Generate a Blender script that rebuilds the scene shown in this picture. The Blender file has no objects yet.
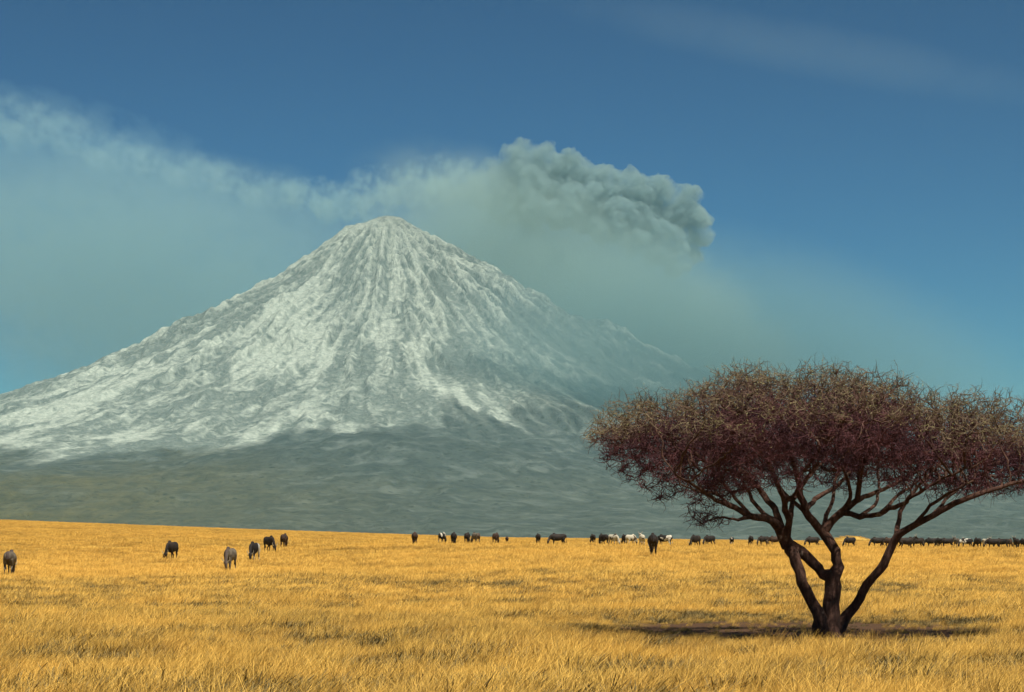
import bpy, bmesh, math, random
import numpy as np
from mathutils import Vector, Matrix, kdtree
random.seed(7); RNG = np.random.default_rng(11)
sc = bpy.context.scene
COL = sc.collection
W, H, F = 1024, 692, 2418.0            # picture size and focal length in pixels
EYE = 1.95
HORIZON = 541.0
HAZE = 1.9e-5
PITCH = math.atan((HORIZON-346)/F)
SUN_EL, SUN_AZ = math.radians(66), math.radians(150)   # azimuth clockwise from +Y (view direction)

# ------------------------------------------------------------------ helpers
def at(px, py, Y):
    """point at forward distance Y on the line of sight through a pixel"""
    a, b = (px-512)/F, (346-py)/F
    d = Vector((a, math.cos(PITCH)-b*math.sin(PITCH), math.sin(PITCH)+b*math.cos(PITCH)))
    t = Y/d.y
    return Vector((d.x*t, Y, EYE+d.z*t))
def mesh_obj(name, verts, faces, mat=None, parent=None, smooth=False):
    me = bpy.data.meshes.new(name)
    verts = np.asarray(verts, dtype=np.float32)
    if isinstance(faces, np.ndarray):
        n, k = faces.shape
        me.vertices.add(len(verts)); me.vertices.foreach_set('co', verts.ravel())
        me.loops.add(n*k); me.loops.foreach_set('vertex_index', faces.astype(np.int32).ravel())
        me.polygons.add(n); me.polygons.foreach_set('loop_start', np.arange(0, n*k, k, dtype=np.int32))
        me.update(calc_edges=True); me.validate()
    else:
        me.from_pydata([tuple(v) for v in verts], [], faces); me.update()
    if smooth: me.polygons.foreach_set('use_smooth', [True]*len(me.polygons))
    if mat: me.materials.append(mat)
    o = bpy.data.objects.new(name, me)
    if parent is not False:
        COL.objects.link(o)
        if parent: o.parent = parent
    return o
def attr(o, name, vals, typ='FLOAT'):
    a = o.data.attributes.new(name, typ, 'POINT')
    a.data.foreach_set('vector' if typ == 'FLOAT_VECTOR' else 'value', np.asarray(vals, dtype=np.int32 if typ == 'INT' else np.float32).ravel())
def material(name, base=(.5,.5,.5), rough=.9):
    m = bpy.data.materials.new(name); m.use_nodes = True
    b = m.node_tree.nodes['Principled BSDF']
    b.inputs['Base Color'].default_value = (*base, 1); b.inputs['Roughness'].default_value = rough
    b.inputs['Specular IOR Level'].default_value = .2
    return m, m.node_tree, b
class NT:
    """tiny node-graph writer"""
    def __init__(s, nt): s.nt = nt
    def n(s, typ, **kw):
        x = s.nt.nodes.new(typ)
        for k, v in kw.items():
            if k.startswith('_'): setattr(x, k[1:], v)
        return x
    def link(s, a, b): s.nt.links.new(a, b)
    def put(s, sock, v):
        if isinstance(v, bpy.types.NodeSocket): s.link(v, sock)
        elif v is not None:
            sock.default_value = v
    def math(s, op, a, b=None, c=None, clamp=False):
        x = s.n('ShaderNodeMath', _operation=op, _use_clamp=clamp)
        s.put(x.inputs[0], a)
        if b is not None: s.put(x.inputs[1], b)
        if c is not None: s.put(x.inputs[2], c)
        return x.outputs[0]
    def noise(s, vec, scale, detail=4, rough=.5, dist=0, out='Fac'):
        x = s.n('ShaderNodeTexNoise'); s.put(x.inputs['Vector'], vec)
        x.inputs['Scale'].default_value = scale; x.inputs['Detail'].default_value = detail
        x.inputs['Roughness'].default_value = rough; x.inputs['Distortion'].default_value = dist
        return x.outputs[out]
    def smooth(s, v, a, b, c=0., d=1.):
        x = s.n('ShaderNodeMapRange', _interpolation_type='SMOOTHSTEP')
        s.put(x.inputs[0], v); x.inputs[1].default_value = a; x.inputs[2].default_value = b
        x.inputs[3].default_value = c; x.inputs[4].default_value = d
        return x.outputs[0]
    def mix(s, fac, a, b, blend='MIX'):
        x = s.n('ShaderNodeMix', _data_type='RGBA', _blend_type=blend)
        s.put(x.inputs[0], fac)
        s.put(x.inputs[6], a if not isinstance(a, tuple) else (*a, 1)); s.put(x.inputs[7], b if not isinstance(b, tuple) else (*b, 1))
        return x.outputs[2]
    def pos(s): return s.n('ShaderNodeNewGeometry').outputs['Position']
    def obj(s): return s.n('ShaderNodeTexCoord').outputs['Object']
    def scale(s, v, xyz):
        x = s.n('ShaderNodeVectorMath', _operation='MULTIPLY'); s.link(v, x.inputs[0]); x.inputs[1].default_value = xyz
        return x.outputs[0]
    def at(s, name):
        return s.n('ShaderNodeAttribute', _attribute_name=name).outputs['Fac']
    def bump(s, h, strength, dist, b):
        x = s.n('ShaderNodeBump'); x.inputs['Strength'].default_value = strength; x.inputs['Distance'].default_value = dist
        s.link(h, x.inputs['Height']); s.link(x.outputs[0], b.inputs['Normal'])

# numpy value noise, 2-D, smooth
def vnoise(x, y, seed=0):
    xi, yi = np.floor(x).astype(np.int64), np.floor(y).astype(np.int64)
    fx, fy = x-xi, y-yi
    fx, fy = fx*fx*fx*(fx*(fx*6-15)+10), fy*fy*fy*(fy*(fy*6-15)+10)
    def h(a, b):
        n = (a*374761393 + b*668265263 + seed*974711) & 0xffffffff
        n = ((n ^ (n >> 13))*1274126177) & 0xffffffff
        return ((n ^ (n >> 16)) & 0xffff)/65535.0
    return (h(xi,yi)*(1-fx)+h(xi+1,yi)*fx)*(1-fy)+(h(xi,yi+1)*(1-fx)+h(xi+1,yi+1)*fx)*fy
def fbm(x, y, oct=5, seed=0, gain=.5):
    s = 0; a = 1; t = 0
    for i in range(oct):
        s = s+a*vnoise(x*2**i+17.3*i, y*2**i-9.1*i, seed+i); t += a; a *= gain
    return s/t
def sstep(x, a, b):
    t = np.clip((x-a)/(b-a), 0, 1); return t*t*(3-2*t)

# ------------------------------------------------------------------ camera, sun, sky
cd = bpy.data.cameras.new('camera'); cam = bpy.data.objects.new('camera', cd); COL.objects.link(cam)
cd.sensor_width = 36; cd.lens = F/W*36; cd.clip_start = .5; cd.clip_end = 200000
cam.location = (0, 0, EYE); cam.rotation_euler = (math.pi/2+PITCH, 0, 0)
sc.camera = cam
sd = bpy.data.lights.new('sun', 'SUN'); sun = bpy.data.objects.new('sun', sd); COL.objects.link(sun)
sd.energy = 5.0; sd.angle = math.radians(.5); sd.color = (1, .93, .80)
sdir = Vector((math.sin(SUN_AZ)*math.cos(SUN_EL), math.cos(SUN_AZ)*math.cos(SUN_EL), math.sin(SUN_EL)))
sun.rotation_euler = sdir.to_track_quat('Z', 'Y').to_euler()
w = bpy.data.worlds.new('World'); sc.world = w; w.use_nodes = True
g = NT(w.node_tree); bg = w.node_tree.nodes['Background']
sky = g.n('ShaderNodeTexSky', _sky_type='NISHITA', _sun_disc=False, _sun_elevation=SUN_EL, _sun_rotation=SUN_AZ,
          _altitude=1200, _air_density=.9, _dust_density=.25, _ozone_density=1.6)
gm = g.n('ShaderNodeGamma'); gm.inputs[1].default_value = 2.0; g.link(sky.outputs[0], gm.inputs[0])
tint = g.mix(1.0, gm.outputs[0], (.040, .074, .077), 'MULTIPLY')
g.link(tint, bg.inputs['Color']); bg.inputs['Strength'].default_value = .062
vs = sc.view_settings; vs.view_transform = 'Standard'; vs.look = 'None'; vs.gamma = 1; vs.exposure = .95; vs.use_curve_mapping = False
cy = sc.cycles
cy.use_denoising = True; cy.max_bounces = 7; cy.diffuse_bounces = 2; cy.glossy_bounces = 1; cy.transmission_bounces = 2
cy.transparent_max_bounces = 8; cy.volume_bounces = 3; cy.volume_step_rate = .6; cy.volume_max_steps = 128
cy.use_adaptive_sampling = True; cy.adaptive_threshold = .015

# ------------------------------------------------------------------ the plain
def skyline(px):      # how many pixels above the eye level the edge of the plain stands
    return np.interp(px, [-700, 0, 300, 500, 800, 1024, 1700], [30, 19.5, 9.5, 3.5, .6, -1.6, -3])
CREST = 900.0
def ground_z(x, y):
    x = np.asarray(x, dtype=float); y = np.asarray(y, dtype=float)
    d = np.sqrt(x*x+y*y)+1e-6
    px = np.where(y > 1, 512+F*x/np.maximum(y, 1), np.where(x > 0, 1700, -700))
    px = np.clip(px, -700, 1700)
    s0 = np.interp(px, [0, 300, 600, 1024], [115, 100, 78, 90]); s1 = np.interp(px, [0, 300, 600, 1024], [280, 270, 190, 260])
    tt = np.clip((d-s0)/(s1-s0), 0, 1)
    near = np.interp(px, [0, 300, 500, 700, 1024], [1.22, 1.22, 1.3, 1.1, .83])*tt*tt*(3-2*tt)
    zc = skyline(px)/F*CREST+EYE-.35
    up = near+(zc-near)*sstep(d, 120, CREST)**1.0
    z = np.where(d < CREST, up, zc-(zc+4)*sstep(d, CREST, 2200))
    z = z+.10*(fbm(x*.06, y*.06, 3, 5)-.5)*sstep(d, 5, 60)
    # the low tan mound behind the tree
    mx, my = 850-0, 860.0
    X0 = (mx-512)/F*my
    z = z+2.1*np.exp(-((x-X0)/5.5)**2-((y-my)/25)**2)
    return z
ang = np.concatenate([np.linspace(-180, -20, 40, endpoint=False), np.linspace(-20, 20, 420, endpoint=False), np.linspace(20, 180, 40, endpoint=False)])
ang = np.radians(ang)
rad = np.concatenate([[0.3], np.geomspace(1, 60, 40), np.geomspace(63, 2400, 150), np.geomspace(2600, 60000, 30)])
A, R_ = np.meshgrid(ang, rad)
X, Y = R_*np.sin(A), R_*np.cos(A)
Z = ground_z(X, Y)
na, nr = len(ang), len(rad)
V = np.stack([X, Y, Z], -1).reshape(-1, 3)
i = np.arange(nr-1)[:, None]*na; j = np.arange(na)[None, :]; j2 = (j+1) % na
Fc = np.stack([i+j, i+na+j, i+na+j2, i+j2], -1).reshape(-1, 4)[:, ::-1]
m, nt, b = material('dry plain soil and thatch', (.3, .18, .05), .95)
q = NT(nt); p = q.pos()
c = q.mix(q.smooth(q.noise(p, .35, 6, .65), .35, .65), (.24, .16, .035), (.35, .22, .042))
c = q.mix(q.smooth(q.noise(q.scale(p, (1, .35, 1)), .05, 4, .6), .42, .62), c, (.40, .25, .048))
c = q.mix(q.smooth(q.noise(p, 3.0, 4, .7), .5, .8, 0, .6), c, (.17, .13, .03))
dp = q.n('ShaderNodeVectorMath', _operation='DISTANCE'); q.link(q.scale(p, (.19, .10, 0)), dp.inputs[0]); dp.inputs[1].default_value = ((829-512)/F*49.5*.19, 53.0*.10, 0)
c = q.mix(q.smooth(q.math('ADD', dp.outputs['Value'], q.math('MULTIPLY', q.noise(p, 1.4, 4, .7), .5)), .9, 1.5, 1, 0), c, (.052, .026, .011))  # reddish litter colour, darkened and stretched to paint in the acacia's shadow
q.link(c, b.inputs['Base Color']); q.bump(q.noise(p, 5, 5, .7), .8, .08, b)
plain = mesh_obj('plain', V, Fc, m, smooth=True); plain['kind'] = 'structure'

# ------------------------------------------------------------------ the volcano
U = 16000/F            # metres per picture pixel at the summit's distance
MY = 16000.0; MX = (390-512)*U
cell = 1.9
ux = np.arange(-760, 900, cell); vy = np.arange(-1180, 330, cell)
gu, gv = np.meshgrid(ux, vy)
def volcano():
    wob = 26*(fbm(gu*.006+3, gv*.006, 3, 21)-.5)
    r = np.hypot(gu, gv)+1e-6; th = np.arctan2(gv, gu)
    # slightly faceted angular profile
    angular = 1+.05*np.sin(3*th+.6)+.035*np.sin(7*th+2)+.02*np.sin(13*th)
    rr = r*(1+(angular-1)*sstep(r, 20, 200))+wob*sstep(r, 60, 300)
    left = np.interp(rr, [0, 14, 48, 95, 145, 260, 385, 520, 680, 850, 1100, 1400], [327, 326, 314, 277, 242, 182, 130, 92, 60, 34, 6, -12])
    right = np.interp(rr, [0, 14, 45, 112, 175, 240, 330, 450, 600, 780, 1100, 1400], [327, 325, 306, 264, 224, 178, 128, 85, 50, 24, -2, -12])
    k = sstep(gu/r, -.35, .5)
    h = left*(1-k)+right*k
    # shoulder cone behind the right flank
    r2 = np.hypot((gu-190)*1.0, (gv-35)*.9)
    h2 = np.interp(r2, [0, 30, 65, 125, 300, 500, 900], [224, 216, 199, 167, 90, 36, -30])
    h = np.logaddexp(h*.25, h2*.25)/.25
    # satellite rise low on the front, and a lower hill to the left
    h += 26*np.exp(-(((gu-60)/150)**2+((gv+690)/110)**2))+16*np.exp(-(((gu+330)/260)**2+((gv+800)/130)**2))
    # initial roughness that seeds the gullies
    tw = th*24+2.6*fbm(gu*.011, gv*.011, 4, 33)
    rid = 1-np.abs(2*vnoise(tw, r*.006, 41)-1)
    rid2 = 1-np.abs(2*vnoise(tw*2.3+5, r*.012, 43)-1)
    amp = sstep(r, 12, 90)*(1-.72*sstep(r, 330, 600))
    h += amp*(9*(rid-.5)*(1-.6*sstep(-gu/r, .5, .9))+7*(rid2-.5))+(fbm(gu*.05+4, gv*.05, 3, 54)-.5)*9*sstep(r, 15, 80)*(1-sstep(r, 300, 480))+(fbm(gu*.11, gv*.11, 4, 51, .6)-.5)*6*sstep(r, 5, 60)*(1-.6*sstep(r, 350, 600))+(fbm(gu*.022, gv*.022, 4, 52)-.5)*14*sstep(r, 30, 180)*(1-.6*sstep(r, 430, 640))
    return h
hm = volcano()/cell       # heights in cells
def erode(h, npart=22000, batches=17, steps=90):
    ny, nx = h.shape; hf = h.ravel()
    for bt in range(batches):
        x = RNG.uniform(2, nx-3, npart); y = RNG.uniform(2, ny-3, npart)
        # most drops start high on the cone
        kk = npart*2//3
        ph = RNG.uniform(-math.pi, math.pi, kk); rr = 340/cell*np.sqrt(RNG.uniform(0, 1, kk))
        x[:kk] = np.clip((0-ux[0])/cell+rr*np.cos(ph), 2, nx-3); y[:kk] = np.clip((0-vy[0])/cell+rr*np.sin(ph), 2, ny-3)
        dx = np.zeros(npart); dy = np.zeros(npart); sed = np.zeros(npart); vel = np.ones(npart); wat = np.ones(npart)
        alive = np.ones(npart, bool)
        for s in range(steps):
            xi = x.astype(np.int64); yi = y.astype(np.int64); fx = x-xi; fy = y-yi; k = yi*nx+xi
            h00, h10, h01, h11 = hf[k], hf[k+1], hf[k+nx], hf[k+nx+1]
            gx = (h10-h00)*(1-fy)+(h11-h01)*fy; gy = (h01-h00)*(1-fx)+(h11-h10)*fx
            hh = h00*(1-fx)*(1-fy)+h10*fx*(1-fy)+h01*(1-fx)*fy+h11*fx*fy
            dx = dx*.35-gx*.65; dy = dy*.35-gy*.65; L = np.hypot(dx, dy)+1e-9; dx /= L; dy /= L
            x2 = x+dx; y2 = y+dy
            alive &= (x2 > 2) & (x2 < nx-3) & (y2 > 2) & (y2 < ny-3)
            x2 = np.clip(x2, 2, nx-3); y2 = np.clip(y2, 2, ny-3)
            xj = x2.astype(np.int64); yj = y2.astype(np.int64); ax = x2-xj; ay = y2-yj; k2 = yj*nx+xj
            h2 = hf[k2]*(1-ax)*(1-ay)+hf[k2+1]*ax*(1-ay)+hf[k2+nx]*(1-ax)*ay+hf[k2+nx+1]*ax*ay
            dh = h2-hh
            cap = np.maximum(-dh, .01)*vel*wat*2.2
            dep = np.where(dh > 0, np.minimum(dh, sed), (sed-cap)*.25)
            ero = np.minimum((cap-sed)*.16, np.maximum(-dh, 0)*.5)
            ch = np.where((dh > 0) | (sed > cap), dep, -ero)*alive
            sed -= ch
            for kk2, wt in ((k, (1-fx)*(1-fy)), (k+1, fx*(1-fy)), (k+nx, (1-fx)*fy), (k+nx+1, fx*fy)):
                np.add.at(hf, kk2, ch*wt*.55)
            vel = np.sqrt(np.maximum(vel*vel-dh*1.2, .05)); vel = np.minimum(vel, 2.2); wat *= .985
            x, y = x2, y2
    return hf.reshape(ny, nx)
h0 = hm.copy()
hm = erode(hm)
delta = hm-h0
def blur(a, n):
    for _ in range(n):
        a = (np.roll(a, 1, 0)+np.roll(a, -1, 0)+a*2)/4; a = (np.roll(a, 1, 1)+np.roll(a, -1, 1)+a*2)/4
    return a
hm = blur(hm, 1)
cav = hm-blur(hm, 9)                      # crests positive, gullies negative
hz = hm*cell
hz = hz+((fbm(gu*.21, gv*.21, 3, 81, .7)-.5)*2.2+(fbm(gu*.07, gv*.07, 3, 82, .6)-.5)*2)*sstep(np.hypot(gu, gv), 3, 60)*(.25+.75*(1-sstep(np.hypot(gu, gv), 380, 640)))
edge = np.minimum.reduce([sstep(gu, ux[0], ux[0]+60), 1-sstep(gu, ux[-1]-60, ux[-1]), sstep(gv, vy[0], vy[0]+60), 1-sstep(gv, vy[-1]-60, vy[-1])])
hz = hz*edge-4*(1-edge)
# ash cover: how far down the white ash reaches, by bearing from the summit
th = np.arctan2(gv, gu); r = np.hypot(gu, gv)
bear = np.degrees(np.arctan2(gu, -gv))     # 0 towards the camera, -90 to the left, 90 to the right
lim = np.interp(bear, [-180, -90, -60, -40, -20, 0, 15, 30, 50, 90, 180], [500, 1000, 880, 730, 570, 455, 425, 360, 330, 330, 360])
tongue = fbm(th*13, r*.004, 4, 61)-.5
ash = 1-sstep(r+tongue*230+cav*-12+(fbm(gu*.03, gv*.03, 4, 62)-.5)*70, lim-24, lim+26)
ash2 = .30*(1-sstep(r+tongue*260, lim+10, lim+190))   # thin dusting below
rightness = sstep(bear, 18, 62)*sstep(r, 90, 210)  # right flank: ash cover and brightness faded to paint in extra haze
streak0 = fbm(th*15+fbm(gu*.015, gv*.015, 3, 71)*2.2, r*.007, 3, 68, .55)
streak = fbm(th*55+fbm(gu*.02, gv*.02, 2, 70)*2, r*.010, 4, 63, .6)
streak2 = fbm(th*140, r*.02, 3, 64, .6)
patch = fbm(gu*.012, gv*.012, 4, 65)
m, nt, b = material('ash covered volcano slope', (.5, .5, .45), .95)
q = NT(nt); p = q.pos()
n1 = q.noise(q.scale(p, (.001, .001, .001)), 9, 8, .7); n2 = q.noise(q.scale(p, (.001, .001, .001)), 38, 5, .7)
rock = q.mix(q.smooth(n1, .35, .65), (.030, .044, .042), (.054, .073, .066))
low = q.mix(q.smooth(q.math('ADD', q.math('MULTIPLY', n1, .6), q.math('MULTIPLY', q.noise(q.scale(p, (.004, .0009, .002)), 3, 5, .6, .8), .4)), .36, .62), (.052, .054, .025), (.098, .090, .034))
rock = q.mix(q.smooth(q.noise(q.n('ShaderNodeAttribute', _attribute_name='polar').outputs['Vector'], 3.5, 7, .65, .5), .47, .70), rock, (.10, .125, .115))
rock = q.mix(q.at('low'), rock, low)
vr = q.n('ShaderNodeTexVoronoi'); q.link(q.scale(p, (.02, .02, .02)), vr.inputs['Vector']); vr.inputs['Scale'].default_value = 1.0
bush = q.math('MULTIPLY', q.smooth(vr.outputs['Distance'], .16, .32, 1, 0), q.smooth(n1, .42, .6, .15, .8))
rock = q.mix(bush, rock, (.016, .022, .014))
white = q.mix(q.smooth(n2, .3, .7), (.25, .295, .255), (.42, .475, .415))
grey = q.mix(q.smooth(n2, .3, .7), (.085, .112, .102), (.15, .185, .165))
pol = q.n('ShaderNodeAttribute', _attribute_name='polar').outputs['Vector']
st = q.noise(pol, 8.0, 8, .68, .6)
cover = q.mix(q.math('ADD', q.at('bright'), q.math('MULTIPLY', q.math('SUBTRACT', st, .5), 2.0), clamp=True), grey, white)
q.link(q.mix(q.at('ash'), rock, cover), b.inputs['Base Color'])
q.bump(q.math('ADD', n1, q.math('MULTIPLY', st, 1.2)), .8, 45, b)
ny, nx = gu.shape
V = np.stack([gu*U+MX, gv*U+MY, hz*U], -1).reshape(-1, 3)
i = np.arange(ny-1)[:, None]*nx; j = np.arange(nx-1)[None, :]
Fc = np.stack([i+j, i+j+1, i+nx+j+1, i+nx+j], -1).reshape(-1, 4)
vol = mesh_obj('volcano', V, Fc, m, smooth=True); vol['kind'] = 'structure'
fine = hm-blur(hm, 2); fine = fine/fine[r < 350].std()
speck = fbm(gu*.16, gv*.16, 3, 67, .7)-.5
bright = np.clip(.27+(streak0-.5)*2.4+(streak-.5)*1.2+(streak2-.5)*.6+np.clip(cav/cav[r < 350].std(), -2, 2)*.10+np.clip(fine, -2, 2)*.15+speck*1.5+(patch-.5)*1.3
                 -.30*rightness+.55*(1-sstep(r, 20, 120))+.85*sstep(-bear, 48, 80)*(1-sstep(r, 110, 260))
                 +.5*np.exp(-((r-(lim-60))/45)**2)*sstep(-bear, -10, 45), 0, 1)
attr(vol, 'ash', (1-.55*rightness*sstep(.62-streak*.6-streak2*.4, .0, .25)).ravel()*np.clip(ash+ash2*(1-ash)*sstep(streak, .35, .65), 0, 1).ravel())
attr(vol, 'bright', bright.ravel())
attr(vol, 'polar', np.stack([th*7, r*.012, fbm(gu*.02, gv*.02, 3, 90)*1.5], -1).reshape(-1, 3), 'FLOAT_VECTOR')
attr(vol, 'low', ((1-.85*sstep(gu, -260, 120))*sstep(-(hz+(fbm(gu*.01, gv*.01, 4, 66)-.5)*60-cav*3), -75, -25)).ravel())

# ------------------------------------------------------------------ haze
m = bpy.data.materials.new('dusty air'); m.use_nodes = True; nt = m.node_tree
nt.nodes.remove(nt.nodes['Principled BSDF'])
q = NT(nt); v = q.n('ShaderNodeVolumePrincipled')
v.inputs['Color'].default_value = (.22, .49, .65, 1); v.inputs['Density'].default_value = HAZE
v.inputs['Anisotropy'].default_value = .25
q.link(v.outputs[0], nt.nodes['Material Output'].inputs['Volume'])
def box(name, lo, hi, mat):
    vs_ = [(x, y, z) for x in (lo[0], hi[0]) for y in (lo[1], hi[1]) for z in (lo[2], hi[2])]
    return mesh_obj(name, vs_, [(0,1,3,2), (4,6,7,5), (0,4,5,1), (2,3,7,6), (0,2,6,4), (1,5,7,3)], mat)
hzb = box('haze', (-61000, -61000, -6), (61000, 61000, 2230), m); hzb['kind'] = 'stuff'

# ------------------------------------------------------------------ grass
def grass_mat(name, base, tip, olive, seed):
    m, nt, b = material(name, tip, .8)
    q = NT(nt); p = q.pos()
    t = q.at('tipness')
    big = q.noise(q.scale(p, (1, .6, 1)), .055, 4, .6)
    fine = q.noise(p, .9, 4, .65)
    rnd = q.n('ShaderNodeObjectInfo').outputs['Random']
    g1 = q.mix(t, base, tip)
    g2 = q.mix(t, (.10, .085, .022), olive)
    k = q.math('ADD', q.math('MULTIPLY', big, .9), q.math('MULTIPLY', fine, .75))
    k = q.math('ADD', k, q.math('MULTIPLY', rnd, .35))
    c = q.mix(q.smooth(k, 1.0, 1.24), g1, g2)
    c = q.mix(q.math('MULTIPLY', rnd, .5), c, q.mix(t, base, (.66, .34, .06)))
    q.link(c, b.inputs['Base Color'])
    tr = q.n('ShaderNodeBsdfTranslucent'); q.link(c, tr.inputs['Color'])
    mx = q.n('ShaderNodeMixShader'); mx.inputs[0].default_value = .3
    q.link(b.outputs[0], mx.inputs[1]); q.link(tr.outputs[0], mx.inputs[2])
    q.link(mx.outputs[0], nt.nodes['Material Output'].inputs['Surface'])
    return m
GM = grass_mat('dry golden grass', (.28, .175, .045), (.90, .575, .13), (.20, .155, .055), 1)
def clump(name, n, spread, height, width, lean, segs=3, head=.5):
    vs_, fs, tp = [], [], []
    for _ in range(n):
        a = random.uniform(0, 6.283); rr = spread*math.sqrt(random.random())
        x, y = rr*math.cos(a), rr*math.sin(a)
        h = height*random.uniform(.45, 1.1)
        la = random.gauss(0, 1.2)                       # leaning mostly one way, with the wind
        ln = lean*random.uniform(.2, 1.5)
        ox, oy = math.cos(la)*ln+random.gauss(0, .16), math.sin(la)*ln+random.gauss(0, .22)
        wa = random.uniform(-.7, .7); wx, wy = math.cos(wa), math.sin(wa)
        base = len(vs_)
        seed = random.random() < head
        for s in range(segs+1):
            t = s/segs
            wd = width*(1-.75*t) if not seed else width*(.5+.9*math.exp(-((t-.86)/.13)**2))*(1 if s < segs else .3)
            cx, cy_, cz = x+ox*h*t**1.7, y+oy*h*t**1.7, h*t*(1-.12*t*ln)
            vs_ += [(cx-wx*wd/2, cy_-wy*wd/2, cz), (cx+wx*wd/2, cy_+wy*wd/2, cz)]
            tt = t*random.uniform(.85, 1)
            tp += [tt, tt]
        for s in range(segs):
            k = base+2*s; fs.append((k, k+1, k+3, k+2))
    o = mesh_obj(name, vs_, fs, GM, parent=False); attr(o, 'tipness', tp)
    return o
gc = bpy.data.collections.new('grass_sources')
for k in range(4): gc.objects.link(clump('a%d_near' % k, 96, .26, .24+.05*k, .0054, .7, 3))
for k in range(3): gc.objects.link(clump('b%d_mid' % k, 50, .45, .31, .015, .55))
for k in range(3): gc.objects.link(clump('c%d_far' % k, 70, 1.2, .32, .036, .45, 2, .3))
OM, nt, b = material('low olive herbs', (.12, .11, .045), .9)
q = NT(nt); q.link(q.mix(q.n('ShaderNodeObjectInfo').outputs['Random'], (.075, .062, .026), (.19, .135, .05)), b.inputs['Base Color'])
for k in range(3):
    hb = clump('d%d_herb' % k, 46, .26, .16, .018, .9, 2, 0); hb.data.materials.clear(); hb.data.materials.append(OM); gc.objects.link(hb)
TBX, TBY = (829-512)/F*49.5, 49.5
pts, rot, scl, pick = [], [], [], []
def scatter(d0, d1, half, dens, picks, s0, s1, bias=None):
    n = int(dens*.5*(d1*d1-d0*d0)*2*half)
    d = np.sqrt(RNG.uniform(d0*d0, d1*d1, n)); a = RNG.uniform(-half, half, n)
    x, y = d*np.sin(a), d*np.cos(a)
    cov = fbm(x*.5, y*.4, 4, 77, .6)
    dd = np.hypot(x, y)
    fade = np.clip((dd-bias[0])/(bias[1]-bias[0]), 0, 1)*np.clip((bias[3]-dd)/(bias[3]-bias[2]), 0, 1)
    if picks[0] == 10: keep = RNG.uniform(0, 1, n) < fade*(.12+1.1*sstep(fbm(x*.6, y*.35, 4, 79, .6), .42, .58))
    else: keep = RNG.uniform(0, 1, n) < fade*(.28+.9*sstep(cov, .36, .56))
    keep &= RNG.uniform(0, 1, n) > .84*np.exp(-(((x-TBX+.3)/4.9)**2+((y-TBY-3.6)/9.8)**2)**2)
    x, y = x[keep], y[keep]; n = len(x)
    z = ground_z(x, y)
    pts.append(np.stack([x, y, z], -1)); rot.append(np.stack([RNG.normal(0, .08, n), RNG.normal(0, .08, n), RNG.normal(0, .5, n)], -1))
    hgt = .35+1.25*fbm(x*.35+40, y*.3, 4, 78, .6)
    under = np.exp(-(((x-TBX+.3)/5.1)**2+((y-TBY-3.6)/10.5)**2)**2)
    scl.append(RNG.uniform(s0, s1, n)*hgt*(1-.70*under)); pick.append(RNG.choice(picks, n))
# picks: 0-3 near, 4-6 mid, 7-9 far, 10-12 low olive herbs among the grass
scatter(14, 85, .30, 13, [0, 1, 2, 3], .6, 1.25, (1, 2, 50, 85))
scatter(40, 230, .28, 4.6, [4, 5, 6], .7, 1.1, (40, 85, 120, 230))
scatter(100, 1050, .27, .62, [7, 8, 9], .6, 1.0, (100, 240, 420, 1400))
scatter(14, 130, .30, 20.0, [10, 11, 12], .7, 1.7, (1, 2, 34, 130))
P = np.concatenate(pts)
o = mesh_obj('dry_grass', P, [], None)
o.data.materials.append(GM)
attr(o, 'rot', np.concatenate(rot), 'FLOAT_VECTOR'); attr(o, 'scl', np.concatenate(scl)); attr(o, 'pick', np.concatenate(pick), 'INT')
o['kind'] = 'stuff'
ng = bpy.data.node_groups.new('grass', 'GeometryNodeTree')
ng.interface.new_socket('Geometry', in_out='INPUT', socket_type='NodeSocketGeometry'); ng.interface.new_socket('Geometry', in_out='OUTPUT', socket_type='NodeSocketGeometry')
gi, go = ng.nodes.new('NodeGroupInput'), ng.nodes.new('NodeGroupOutput')
ci = ng.nodes.new('GeometryNodeCollectionInfo'); ci.inputs['Collection'].default_value = gc
ci.inputs['Separate Children'].default_value = True; ci.inputs['Reset Children'].default_value = True
ip = ng.nodes.new('GeometryNodeInstanceOnPoints'); ip.inputs['Pick Instance'].default_value = True
def na_(nm, t):
    x = ng.nodes.new('GeometryNodeInputNamedAttribute'); x.data_type = t; x.inputs[0].default_value = nm
    return [s for s in x.outputs if s.enabled][0]
L = ng.links.new
L(gi.outputs[0], ip.inputs['Points']); L(ci.outputs[0], ip.inputs['Instance'])
L(na_('pick', 'INT'), ip.inputs['Instance Index']); L(na_('rot', 'FLOAT_VECTOR'), ip.inputs['Rotation']); L(na_('scl', 'FLOAT'), ip.inputs['Scale'])
L(ip.outputs[0], go.inputs[0])
md = o.modifiers.new('grass', 'NODES'); md.node_group = ng

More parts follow.
